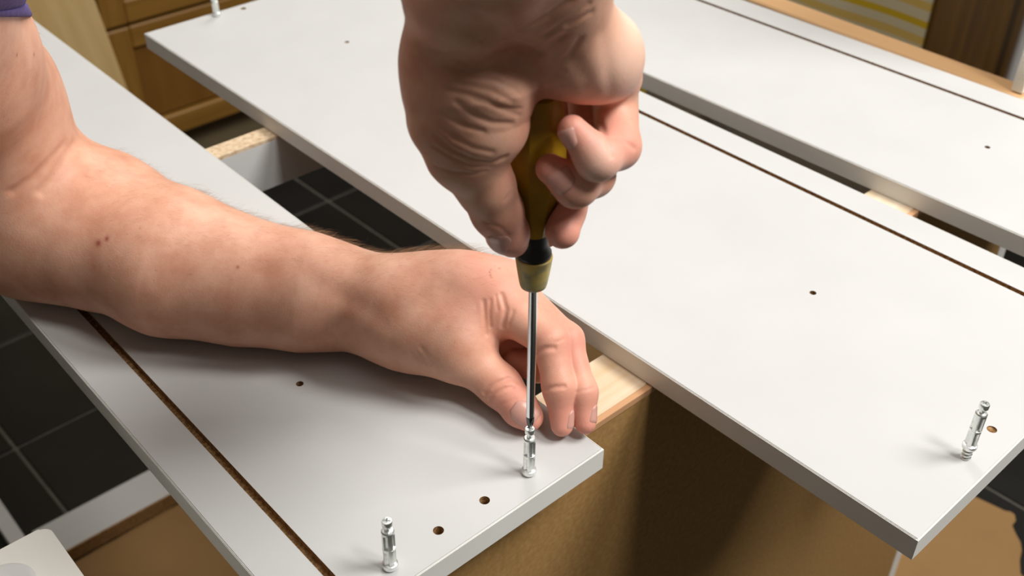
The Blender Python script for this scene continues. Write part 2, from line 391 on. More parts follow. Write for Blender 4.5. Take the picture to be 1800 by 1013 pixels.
panel('furniture_panel', 'narrow white grooved panel lying under the bare left forearm', (0, 0, TOP), 0.0,
      -0.2017, 0.0, 0.0, 0.876, -0.1717, [(-0.0782, 0.0161, H8, 0.012), (-0.1108, 0.0163, H8, 0.012), (-0.1021, 0.1654, H5, 0.012)], 'white panels laid on the carcass')
panel('furniture_panel', 'wide white grooved panel in the middle, with a bolt near its right corner', (0.0773, -0.1594, TOP), 0.0085,
      0.0, 0.2813, 0.0, 0.876, 0.2504,
      [(0.2177 - 0.0773 + 0.0014, 0.0094 + 0.1594 - 0.0012, H5, 0.012), (0.1859 - 0.0773, -0.1424 + 0.1594 - 0.0009, H8, 0.0025),
       (0.2122 - 0.0773 + 0.0061, 0.5651 + 0.1594 - 0.0011, H5, 0.012), (0.1782 - 0.0773 + 0.0072, 0.7066 + 0.1594 - 0.0009, H8, 0.012)], 'white panels laid on the carcass')
panel('furniture_panel', 'far white grooved panel at the upper right, beyond the clenched fist', (0.3966, -0.1280, TOP), 0.0254,
      0.0, 0.2147, 0.0, 0.876, 0.1786, [(0.4999 - 0.3966 + 0.0041, 0.0336 + 0.1280 - 0.0026, H5, 0.012)], 'white panels laid on the carcass')

# ------------------------------------------------------------------ threaded cam bolts
def cam_bolt(label, loc, rz=0.0, raised=0.0, tilt=(0, 0)):
    t = thing('cam_bolt', label, 'bolt', loc, rz, 'zinc connecting bolts screwed into the panels')
    t.rotation_euler = (tilt[0], tilt[1], rz)
    z = raised
    def flute(th, i):
        return 1.0 if i in (0, 1, 7, 8, 9, 10, 11, 12) else 1.0 - 0.30 * max(0.0, math.cos(4 * th)) ** 0.8
    prof = [(0.0030, z), (0.0034, z + 0.0006), (0.0034, z + 0.0030), (0.0034, z + 0.0136), (0.0034, z + 0.0142), (0.0034, z + 0.0254),
            (0.0034, z + 0.0256), (0.0034, z + 0.0262), (0.0034, z + 0.0278), (0.0029, z + 0.0284), (0.0017, z + 0.0286), (0.0017, z + 0.0318)]
    obj('shank', lathe(prof, 48, flute), M['zinc'], t, 35)
    obj('base_ring', lathe([(0.0032, z + 0.0004), (0.0041, z + 0.0010), (0.0043, z + 0.0022), (0.0040, z + 0.0036), (0.0030, z + 0.0042)], 32), M['zinc'], t, 40)
    obj('middle_ring', lathe([(0.0026, z + 0.0142), (0.0035, z + 0.0144), (0.0035, z + 0.0158), (0.0026, z + 0.0160)], 32), M['zinc'], t, 30)
    hd = obj('head', lathe([(0.0017, z + 0.0312), (0.0024, z + 0.0316), (0.0028, z + 0.0322), (0.0028, z + 0.0346), (0.0025, z + 0.0353), (0.0006, z + 0.0356)], 32), M['zinc'], t, 40)
    cs = []
    for a in (0.3, 0.3 + math.pi / 2):
        c = obj('cutter', box((-0.0019, -0.0004, z + 0.0338), (0.0019, 0.0004, z + 0.04)), M['dark_steel'])
        c.rotation_euler = (0, 0, a); c.parent = t; cs.append(c)
    cut(hd, cs)
    if raised:
        b = bmesh.new(); n = 24; turns = 4.5; rows = int(n * turns); vs = []
        for k in range(rows + 1):
            th = 2 * math.pi * k / n; zz = -0.004 + (raised + 0.004) * k / rows; pr = (raised + 0.004) / turns
            vs.append([b.verts.new((r * math.cos(th), r * math.sin(th), zz + dz)) for r, dz in ((0.0022, 0), (0.0030, pr * 0.35), (0.0030, pr * 0.55), (0.0022, pr * 0.9))])
        for k in range(rows):
            for j in range(3): b.faces.new((vs[k][j], vs[k + 1][j], vs[k + 1][j + 1], vs[k][j + 1]))
        th_ = obj('thread', b, M['zinc'], t, 40)
        obj('core', lathe([(0.0022, -0.004), (0.0023, z + 0.001)], 20), M['zinc'], t, 40)
    return t
cam_bolt('zinc connecting bolt being driven under the screwdriver tip', (-0.0459, 0.0149, TOP), 0.1)
cam_bolt('zinc connecting bolt standing alone at the front of the near left panel', (-0.1448, 0.0137, TOP), 0.5, 0.0, (0.0, 0.02))
cam_bolt('half screwed zinc bolt with its thread showing, near the right corner', (0.1524, -0.1440, TOP), 0.9, 0.0075)
cam_bolt('zinc bolt on the far corner of the middle panel, cut by the top edge', (0.1475, 0.7080, TOP), 0.2)

# ------------------------------------------------------------------ screwdriver
sd = thing('screwdriver', 'amber handled cross-head screwdriver gripped in the right fist', 'screwdriver', (-0.0459, 0.0149, TOP + 0.0350))
def d0(p): return [(r, z - 0.0350) for r, z in p]
cross = lambda th, i: 1.0 if i > 3 else 1.0 - 0.34 * abs(math.cos(2 * th)) ** 4
obj('tip', lathe(d0([(0.0004, 0.0352), (0.0012, 0.0368), (0.0018, 0.0390), (0.0022, 0.0415), (0.00225, 0.0425), (0.00225, 0.0450)]), 40, cross), M['dark_steel'], sd, 40)
obj('shaft', lathe(d0([(0.00225, 0.0450), (0.00228, 0.0452), (0.00228, 0.1390)]), 40), M['chrome'], sd, 40)
obj('collar', lathe(d0([(0.0030, 0.1330), (0.0055, 0.1333), (0.0066, 0.1342), (0.0071, 0.1362), (0.0083, 0.1440), (0.0092, 0.1510), (0.0092, 0.1518), (0.0088, 0.1522), (0.0060, 0.1524)]), 56), M['ferrule'], sd, 40)
obj('neck_band', lathe(d0([(0.0080, 0.1515), (0.0087, 0.1530), (0.0086, 0.1545), (0.0072, 0.1570), (0.0068, 0.1600), (0.0069, 0.1660), (0.0066, 0.1690)]), 56), M['black_rubber'], sd, 40)
octo = lambda th, i: (math.cos(math.pi / 8) / math.cos(((th + 0.22) % (math.pi / 4)) - math.pi / 8)) if 1 < i < 9 else 1.0
obj('handle', lathe(d0([(0.0060, 0.1650), (0.0070, 0.1660), (0.0074, 0.1680), (0.0092, 0.1780), (0.0122, 0.1900), (0.0142, 0.2020), (0.0140, 0.2120), (0.0130, 0.2240), (0.0118, 0.2330), (0.0095, 0.2385), (0.0050, 0.2410)]), 64, octo), M['amber'], sd, 25)

# ------------------------------------------------------------------ person: both arms
def smin(a, b, k):
    h = np.maximum(k - np.abs(a - b), 0.0) / k
    return np.minimum(a, b) - h * h * k * 0.25

def sd_cones(P, chain, k):
    """chain: list of (ax,ay,az,ra, bx,by,bz,rb) tapered limbs, smoothly joined"""
    d = None
    for c in chain:
        a = np.array(c[0:3], np.float32); b = np.array(c[4:7], np.float32)
        ra, rb = c[3], c[7]
        ab = b - a
        L2 = float(ab @ ab)
        pa = P - a
        if L2 < 1e-10:
            e = np.sqrt((pa * pa).sum(1)) - ra
        else:
            h = np.clip((pa @ ab) / L2, 0.0, 1.0).astype(np.float32)
            q = pa - h[:, None] * ab
            e = np.sqrt((q * q).sum(1)) - (ra + (rb - ra) * h)
        d = e if d is None else smin(d, e, k)
    return d

def poly_dist(P, pts):
    d = np.full(len(P), 1e9, np.float32)
    for i in range(len(pts) - 1):
        a = np.array(pts[i], np.float32); b = np.array(pts[i + 1], np.float32)
        ab = b - a
        h = np.clip(((P - a) @ ab) / max(float(ab @ ab), 1e-12), 0, 1)
        q = P - a - h[:, None] * ab
        d = np.minimum(d, (q * q).sum(1))
    return np.sqrt(d)

class Body:
    """palm/limb mass plus separate fingers, each blended into the mass but not into each other"""
    def __init__(self, mass, kmass, fingers, kf, kblend, ksep, creases=(), carve=None):
        self.mass, self.kmass, self.fingers, self.kf = mass, kmass, fingers, kf
        self.kblend, self.ksep, self.creases = kblend, ksep, creases
        self.carve = carve          # solid things the flesh presses against and flattens on
    def near(self, chain, c, R):
        out = []
        for q in chain:
            a = np.array(q[0:3]); b = np.array(q[4:7]); ab = b - a
            h = min(1.0, max(0.0, float((c - a) @ ab) / max(float(ab @ ab), 1e-12)))
            if np.linalg.norm(c - a - h * ab) - max(q[3], q[7]) < R + 0.022: out.append(q)
        return out
    def base(self, P):
        P = P.astype(np.float32)
        lo, hi = P.min(0), P.max(0); c = ((lo + hi) / 2).astype(float); R = float(np.linalg.norm(hi - lo)) / 2
        mass = self.near(self.mass, c, R)
        m = sd_cones(P, mass, self.kmass) - 0.0015 if mass else None
        out = m
        for f in self.fingers:
            fn = self.near(f, c, R)
            if not fn: continue
            d = sd_cones(P, fn, self.kf)
            if m is not None: d = smin(m, d, self.kblend)
            out = d if out is None else np.minimum(out, d)
        return np.full(len(P), 0.02, np.float32) if out is None else out
    def __call__(self, P):
        P = P.astype(np.float32)
        d = self.base(P)
        for pts, depth, w in self.creases:
            A = np.array(pts); lo = A.min(0) - 3 * w; hi = A.max(0) + 3 * w
            m = np.all((P > lo) & (P < hi), axis=1)
            if m.any():
                e = poly_dist(P[m], pts) / w
                d[m] += (depth * np.exp(-e * e)).astype(np.float32)
        if self.carve is not None: d = np.maximum(d, -self.carve(P))
        return d
    def bounds(self, pad=0.006):
        L = []
        for c in list(self.mass) + [x for f in self.fingers for x in f]:
            for o in (0, 4):
                p = np.array(c[o:o + 3]); r = c[o + 3]
                L += [p - r, p + r]
        L = np.array(L)
        return L.min(0) - pad, L.max(0) + pad

def surface_net(f, lo, hi, h, B=8):
    nb = np.ceil((hi - lo) / (h * B)).astype(int)
    n = nb * B
    g = np.stack(np.meshgrid(*[np.arange(k) for k in nb], indexing='ij'), -1).reshape(-1, 3)
    cen = lo + (g * B + (B - 1) / 2.0) * h
    key = (g // 4) @ np.array([1000000, 1000, 1])
    order = np.argsort(key, kind='stable'); g = g[order]; cen = cen[order]; key = key[order]
    cuts = np.flatnonzero(np.diff(key)) + 1
    dc = np.concatenate([f(q) for q in np.split(cen, cuts)])
    act = np.abs(dc) < 0.9 * B * h * 1.25
    sg = np.ones(nb, np.float32); sg[g[:, 0], g[:, 1], g[:, 2]] = np.sign(dc)
    V = np.repeat(np.repeat(np.repeat(sg, B, 0), B, 1), B, 2)
    loc = np.stack(np.meshgrid(*[np.arange(B)] * 3, indexing='ij'), -1).reshape(-1, 3)
    ga = g[act]; gk = key[act]
    for gg in np.split(ga, np.flatnonzero(np.diff(gk)) + 1):
        idx = (gg[:, None, :] * B + loc[None]).reshape(-1, 3)
        V[idx[:, 0], idx[:, 1], idx[:, 2]] = f(lo + idx * h)
    S = (V < 0)
    cnt = np.zeros(n - 1, np.int8)
    for dx in (0, 1):
        for dy in (0, 1):
            for dz in (0, 1):
                cnt += S[dx:n[0] - 1 + dx, dy:n[1] - 1 + dy, dz:n[2] - 1 + dz]
    cells = np.argwhere((cnt > 0) & (cnt < 8))
    ids = np.full(n - 1, -1, np.int32)
    ids[cells[:, 0], cells[:, 1], cells[:, 2]] = np.arange(len(cells))
    acc = np.zeros((len(cells), 3)); num = np.zeros(len(cells))
    for ax in range(3):
        o1, o2 = [k for k in range(3) if k != ax]
        for i in (0, 1):
            for j in (0, 1):
                off = np.zeros(3, int); off[o1] = i; off[o2] = j
                a = cells + off; b = a.copy(); b[:, ax] += 1
                va = V[a[:, 0], a[:, 1], a[:, 2]]; vb = V[b[:, 0], b[:, 1], b[:, 2]]
                m = (va < 0) != (vb < 0)
                t = np.where(m, va / np.where(m, va - vb, 1), 0)
                p = a.astype(float); p[:, ax] += t
                acc[m] += p[m]; num[m] += 1
    verts = lo + acc / num[:, None] * h
    faces = []
    for ax in range(3):
        o1, o2 = (ax + 1) % 3, (ax + 2) % 3
        sl = [slice(None)] * 3; sl2 = [slice(None)] * 3
        sl[ax] = slice(0, n[ax] - 1); sl2[ax] = slice(1, n[ax])
        e = np.argwhere(S[tuple(sl)] != S[tuple(sl2)])
        e = e[(e[:, o1] > 0) & (e[:, o2] > 0) & (e[:, o1] < n[o1] - 1) & (e[:, o2] < n[o2] - 1)]
        q = []
        for i, j in ((1, 1), (0, 1), (0, 0), (1, 0)):
            c = e.copy(); c[:, o1] -= i; c[:, o2] -= j
            q.append(ids[c[:, 0], c[:, 1], c[:, 2]])
        q = np.stack(q, 1)
        ins = S[e[:, 0], e[:, 1], e[:, 2]]
        q[~ins] = q[~ins][:, ::-1]
        faces.append(q)
    faces = np.concatenate(faces)
    faces = faces[(faces >= 0).all(1)]
    return verts, faces

def grad(f, P, e=4e-4):
    k = np.array([[1, -1, -1], [-1, -1, 1], [-1, 1, -1], [1, 1, 1]], float)
    G = sum(k[i] * f(P + e * k[i])[:, None] for i in range(4))
    return G / np.maximum(np.linalg.norm(G, axis=1, keepdims=True), 1e-12)

R_MASS = [[-0.08268,0.02269,1.06184,0.01828,-0.08045,0.02896,1.02513,0.01945],[-0.08268,0.02269,1.06184,0.01828,-0.05509,-0.00198,1.06209,0.01873],[-0.06872,0.0102,1.06197,0.02051,-0.03355,0.03441,1.02237,0.02023],[-0.08045,0.02896,1.02513,0.01945,-0.08532,0.02233,1.00429,0.02019],[-0.07409,0.0198,1.01345,0.02542,-0.07537,0.01627,1.00053,0.01794],[-0.05509,-0.00198,1.06209,0.01873,-0.03821,0.00117,1.02869,0.01842],[-0.03821,0.00117,1.02869,0.01842,-0.02612,-0.00154,1.02182,0.01586],[-0.02612,-0.00154,1.02182,0.01586,-0.00911,0.00319,1.00504,0.01073],[-0.03326,0.02162,1.01667,0.01605,-0.04222,0.03604,1.01626,0.01871],[-0.0537,0.06242,1.00212,0.01836,-0.01563,0.05368,1.01077,0.02141],[-0.01563,0.05368,1.01077,0.02141,0.00584,0.02879,0.99704,0.01675],[-0.08472,0.0102,1.06197,0.022,-0.08363,-0.05388,1.16878,0.033],[-0.05272,0.0102,1.06197,0.022,-0.05963,-0.05388,1.16878,0.033],[-0.07163,-0.05388,1.16878,0.04,-0.07382,-0.10194,1.22389,0.047],[-0.07382,-0.10194,1.22389,0.047,-0.076,-0.15,1.279,0.045],[-0.076,-0.15,1.279,0.046,-0.093,-0.281,1.378,0.052],[-0.093,-0.281,1.378,0.052,-0.11,-0.412,1.477,0.06]]  # unseen elbow and upper arm are posed to shade the wrist and thenar
R_FING = [[[-0.07899,0.0195,1.0005,0.01697,-0.08218,0.0206,0.98709,0.01722],[-0.08218,0.0206,0.98709,0.01722,-0.07479,0.01699,0.96851,0.01264],[-0.07479,0.01699,0.96851,0.01264,-0.06881,0.01579,0.95271,0.0114],[-0.06881,0.01579,0.95271,0.0114,-0.06298,0.01444,0.93828,0.00927],[-0.06298,0.01444,0.93828,0.00927,-0.06012,0.01399,0.93207,0.00642]],[[-0.00312,0.00871,0.99422,0.01102,-0.02271,-0.01334,0.98164,0.00965],[-0.02271,-0.01334,0.98164,0.00965,-0.04383,-0.02095,0.98693,0.00903],[-0.04383,-0.02095,0.98693,0.00903,-0.05007,-0.01128,0.99922,0.00628]],[[-0.00513,0.02079,0.98438,0.01128,-0.03103,-0.00691,0.96728,0.00955],[-0.03103,-0.00691,0.96728,0.00955,-0.04728,-0.0122,0.97088,0.00928],[-0.04728,-0.0122,0.97088,0.00928,-0.05383,-0.0028,0.97764,0.00674]],[[-0.00243,0.04033,0.97278,0.01116,-0.02446,0.01243,0.94897,0.00951],[-0.02446,0.01243,0.94897,0.00951,-0.0346,0.00525,0.94451,0.00858],[-0.0346,0.00525,0.94451,0.00858,-0.0431,-0.00115,0.93895,0.00823]],[[-0.01076,0.05998,0.96313,0.01144,-0.00992,0.04306,0.93392,0.00899],[-0.00992,0.04306,0.93392,0.00899,-0.01911,0.03004,0.92454,0.00802],[-0.01911,0.03004,0.92454,0.00802,-0.02912,0.02418,0.91817,0.00681]]]
R_K = [0.011,0.005,0.005,0.0014]
L_MASS = [[-0.17258,0.36961,0.81724,0.04824,-0.14652,0.33348,0.81749,0.04849],[-0.14652,0.33348,0.81749,0.04849,-0.12363,0.27102,0.81236,0.04336],[-0.12363,0.27102,0.81236,0.04336,-0.09688,0.23332,0.80519,0.03619],[-0.09688,0.23332,0.80519,0.03619,-0.06971,0.19959,0.80209,0.03309],[-0.06971,0.19959,0.80209,0.03309,-0.04901,0.17815,0.798,0.02621],[-0.04901,0.17815,0.798,0.02621,-0.03635,0.14749,0.803,0.02781],[-0.17258,0.36961,0.81724,0.04824,-0.19144,0.36307,0.916,0.0495],[-0.19144,0.36307,0.916,0.0495,-0.21087,0.31987,0.966,0.0495],[-0.21087,0.31987,0.966,0.0495,-0.25883,0.21324,1.08941,0.056],[-0.03559,0.14774,0.811,0.02055,-0.01018,0.12269,0.817,0.01759],[-0.01018,0.12269,0.817,0.01759,0.00263,0.09991,0.817,0.01602],[-0.0145,0.14018,0.811,0.01646,0.01393,0.10481,0.816,0.0159],[-0.03269,0.14075,0.801,0.02137,0.00469,0.11868,0.806,0.01862],[-0.04608,0.14659,0.8,0.02269,-0.03795,0.12821,0.8,0.02176],[-0.03795,0.12821,0.8,0.02176,-0.03082,0.0983,0.798,0.01722],[-0.02552,0.10464,0.801,0.01526,-0.00835,0.10007,0.808,0.01253]]
L_FING = [[[-0.03703,0.1237,0.8,0.02029,-0.0293,0.09374,0.796,0.01617],[-0.0293,0.09374,0.796,0.01617,-0.02252,0.06603,0.7835,0.01211],[-0.02252,0.06603,0.7835,0.01211,-0.02333,0.04676,0.779,0.01009],[-0.02333,0.04676,0.779,0.01009,-0.02275,0.03938,0.777,0.0077]],[[0.00263,0.09991,0.817,0.01602,0.00421,0.05277,0.813,0.01039],[0.00421,0.05277,0.813,0.01039,-0.00485,0.0337,0.794,0.00932],[-0.00485,0.0337,0.794,0.00932,-0.01187,0.02358,0.7755,0.00667]],[[0.01393,0.10481,0.816,0.0159,0.0171,0.04995,0.809,0.00848],[0.0171,0.04995,0.809,0.00848,0.00559,0.02509,0.79,0.00819],[0.00559,0.02509,0.79,0.00819,-0.00098,0.01519,0.776,0.00634]],[[0.021,0.11553,0.81,0.01442,0.02177,0.06964,0.796,0.00947],[0.02177,0.06964,0.796,0.00947,0.00685,0.06504,0.783,0.00873],[0.00685,0.06504,0.783,0.00873,-7e-05,0.07824,0.783,0.00773]],[[0.02188,0.12652,0.802,0.01393,0.01616,0.08574,0.79,0.00926],[0.01616,0.08574,0.79,0.00926,0.00137,0.08891,0.786,0.00779]]]
L_K = [0.018,0.006,0.008,0.0012]
R_CREASE = [([[-0.09304,0.00525,1.03188],[-0.08913,0.00226,1.03099],[-0.08483,-0.00032,1.02983],[-0.08115,-0.00262,1.02764],[-0.07701,-0.00449,1.02512],[-0.07529,-0.00532,1.02324],[-0.07338,-0.00598,1.02122]],0.00078,0.00112),([[-0.0998,0.00999,1.0259],[-0.09739,0.00655,1.02542],[-0.09472,0.00345,1.02472],[-0.09227,0.00096,1.02361],[-0.08962,-0.0013,1.02234],[-0.08601,-0.00335,1.01965],[-0.08136,-0.00429,1.01614],[-0.07801,-0.00452,1.01404],[-0.07412,-0.00422,1.01153]],0.00094,0.00112),([[-0.09847,0.00609,1.02172],[-0.09643,0.00332,1.01921],[-0.09372,0.00134,1.01615],[-0.09067,-0.0005,1.01416],[-0.08729,-0.00199,1.01189],[-0.08287,-0.00324,1.01058],[-0.07771,-0.00372,1.00868]],0.00086,0.0012),([[-0.09561,0.00651,1.03781],[-0.09234,0.0046,1.03554],[-0.08903,0.00268,1.03326],[-0.08534,0.0008,1.03253],[-0.08132,-0.00076,1.03158],[-0.07989,-0.00171,1.03011],[-0.07848,-0.00269,1.02867]],0.00069,0.0012),([[-0.09736,0.00823,1.02873],[-0.09514,0.00564,1.02836],[-0.09274,0.00328,1.02785],[-0.08967,0.00065,1.02684],[-0.08634,-0.00169,1.02564],[-0.08301,-0.00407,1.02294],[-0.07873,-0.00544,1.01951]],0.0006,0.00088),([[-0.10466,0.0126,1.00615],[-0.10293,0.00956,1.00325],[-0.10067,0.00716,0.99985],[-0.09729,0.00439,0.99764],[-0.09332,0.00229,0.99489],[-0.08966,0.00062,0.99354],[-0.08542,-0.00042,0.99168],[-0.08281,-0.00139,0.99247],[-0.07992,-0.00206,0.99302]],0.00112,0.0012),([[-0.10502,0.01396,1.00069],[-0.10288,0.01059,0.99881],[-0.10016,0.00794,0.99638],[-0.09706,0.0057,0.99402],[-0.09362,0.00384,0.99134],[-0.08995,0.00178,0.99069],[-0.08559,0.0005,0.98942]],0.00078,0.00112),([[-0.10166,0.01815,0.98837],[-0.10043,0.01377,0.98833],[-0.09846,0.01039,0.98755],[-0.09555,0.00682,0.98746],[-0.09189,0.00417,0.98666],[-0.08974,0.00282,0.98725],[-0.08736,0.00175,0.98762]],0.0006,0.0012),([[-0.09994,0.00599,1.00589],[-0.09722,0.00337,1.00376],[-0.0941,0.00122,1.00127],[-0.09062,-0.00058,0.9998],[-0.0867,-0.00193,0.99798]],0.0006,0.00104),([[-0.10326,0.01083,1.01003],[-0.10176,0.00821,1.0081],[-0.09994,0.00599,1.00589]],0.0006,0.00104),([[-0.08125,0.01003,0.95512],[-0.07887,0.00737,0.95389],[-0.07598,0.00529,0.95214],[-0.07388,0.00477,0.94933],[-0.07118,0.00489,0.94589]],0.00052,0.00096),([[-0.07489,0.00314,0.9674],[-0.07354,0.00317,0.96859],[-0.07196,0.00344,0.96956]],0.00052,0.00096),([[-0.0979,0.01086,1.03455],[-0.09503,0.00735,1.03394],[-0.09169,0.0044,1.03299],[-0.08782,0.00202,1.03348],[-0.08343,0.00024,1.0336],[-0.07977,-0.00071,1.03303],[-0.07582,-0.00138,1.03229]],0.0009,0.0012),([[-0.10201,0.01605,1.0412],[-0.10076,0.01051,1.0418],[-0.09871,0.00607,1.04178],[-0.09644,0.00019,1.0435],[-0.0926,-0.0037,1.04404]],0.0008,0.0014),([[-0.0605,-0.01005,1.02986],[-0.0594,-0.01287,1.03326],[-0.05809,-0.01542,1.03645],[-0.05758,-0.01786,1.04102],[-0.05716,-0.02033,1.04555]],0.0009,0.0014),([[-0.06125,-0.00673,1.02386],[-0.05963,-0.00962,1.02643],[-0.05812,-0.01257,1.02903]],0.0008,0.0012),([[-0.09173,-0.00935,1.05036],[-0.08812,-0.00849,1.04703],[-0.08274,-0.0057,1.04246],[-0.07673,-0.00317,1.03904],[-0.07219,-0.00236,1.03666]],0.0012,0.0014),([[-0.06467,-0.02126,1.05339],[-0.06092,-0.02348,1.05569],[-0.05621,-0.02479,1.05743]],0.0008,0.0012),([[-0.10207,0.01016,1.0163],[-0.09975,0.0068,1.01403],[-0.09711,0.00381,1.01148],[-0.09396,0.00137,1.01006],[-0.09036,-0.00058,1.00827]],0.0009,0.0011),([[-0.09308,0.00124,1.02278],[-0.08919,-0.00201,1.02097],[-0.08403,-0.00385,1.01816],[-0.07905,-0.0048,1.01644],[-0.07299,-0.00467,1.01392]],0.0009,0.001),([[-0.09661,-0.01114,1.05691],[-0.09209,-0.01026,1.05192],[-0.08646,-0.00825,1.04611],[-0.07856,-0.0027,1.03883],[-0.07412,-0.00116,1.03389],[-0.07145,-0.00251,1.02983],[-0.06878,-0.00391,1.02575],[-0.06646,-0.00493,1.02132],[-0.06106,-0.00275,1.01457]],0.00263,0.0065),([[-0.0825,-0.01503,1.05482],[-0.07796,-0.01714,1.05694],[-0.07354,-0.01937,1.05912],[-0.07038,-0.02163,1.0621],[-0.06702,-0.02365,1.06493]],0.00112,0.0016),([[-0.07078,-0.01554,1.04955],[-0.06812,-0.01938,1.05329],[-0.06476,-0.02242,1.05653],[-0.06199,-0.02419,1.05928],[-0.0587,-0.02544,1.06171]],0.00086,0.00144),([[-0.06612,-0.00744,1.03708],[-0.06643,-0.01125,1.04091],[-0.06642,-0.01466,1.04446],[-0.06568,-0.01683,1.04651],[-0.06465,-0.01869,1.04836]],0.00103,0.00176),([[-0.10117,-0.0124,1.06411],[-0.09742,-0.01275,1.05988],[-0.09268,-0.01207,1.05496],[-0.08834,-0.01118,1.05113],[-0.08324,-0.00953,1.04675],[-0.07366,-0.00558,1.04064],[-0.06756,-0.00567,1.0369]],0.00138,0.00224),([[-0.09957,-0.00712,1.05486],[-0.09676,-0.00786,1.05247],[-0.09352,-0.00814,1.04979],[-0.08935,-0.00793,1.04686],[-0.08343,-0.00582,1.04271]],0.00086,0.00144),([[-0.09435,-0.01557,1.06104],[-0.09057,-0.01446,1.05717],[-0.08639,-0.01299,1.05299],[-0.08181,-0.01196,1.04982],[-0.07682,-0.01058,1.04638]],0.00103,0.0016),([[-0.05565,-0.01632,1.03357],[-0.05306,-0.0172,1.02936],[-0.05022,-0.01789,1.02494],[-0.04871,-0.01746,1.02111],[-0.04643,-0.01631,1.01671]],0.00075,0.004),([[-0.04503,-0.02097,1.04414],[-0.04337,-0.02113,1.03765],[-0.0419,-0.02151,1.03116],[-0.04035,-0.02123,1.02428],[-0.03739,-0.01969,1.0163]],0.00052,0.0035),([[-0.02427,-0.00211,0.99047],[-0.02878,-0.00896,0.99103],[-0.04014,-0.02198,0.99679],[-0.04318,-0.02691,0.99521],[-0.04407,-0.02987,0.99203]],0.00103,0.00128),([[-0.03969,-0.0219,0.99659],[-0.03473,-0.02188,0.99395],[-0.02997,-0.02212,0.99146],[-0.0271,-0.02338,0.98884],[-0.02355,-0.0241,0.9857]],0.00086,0.00112)]
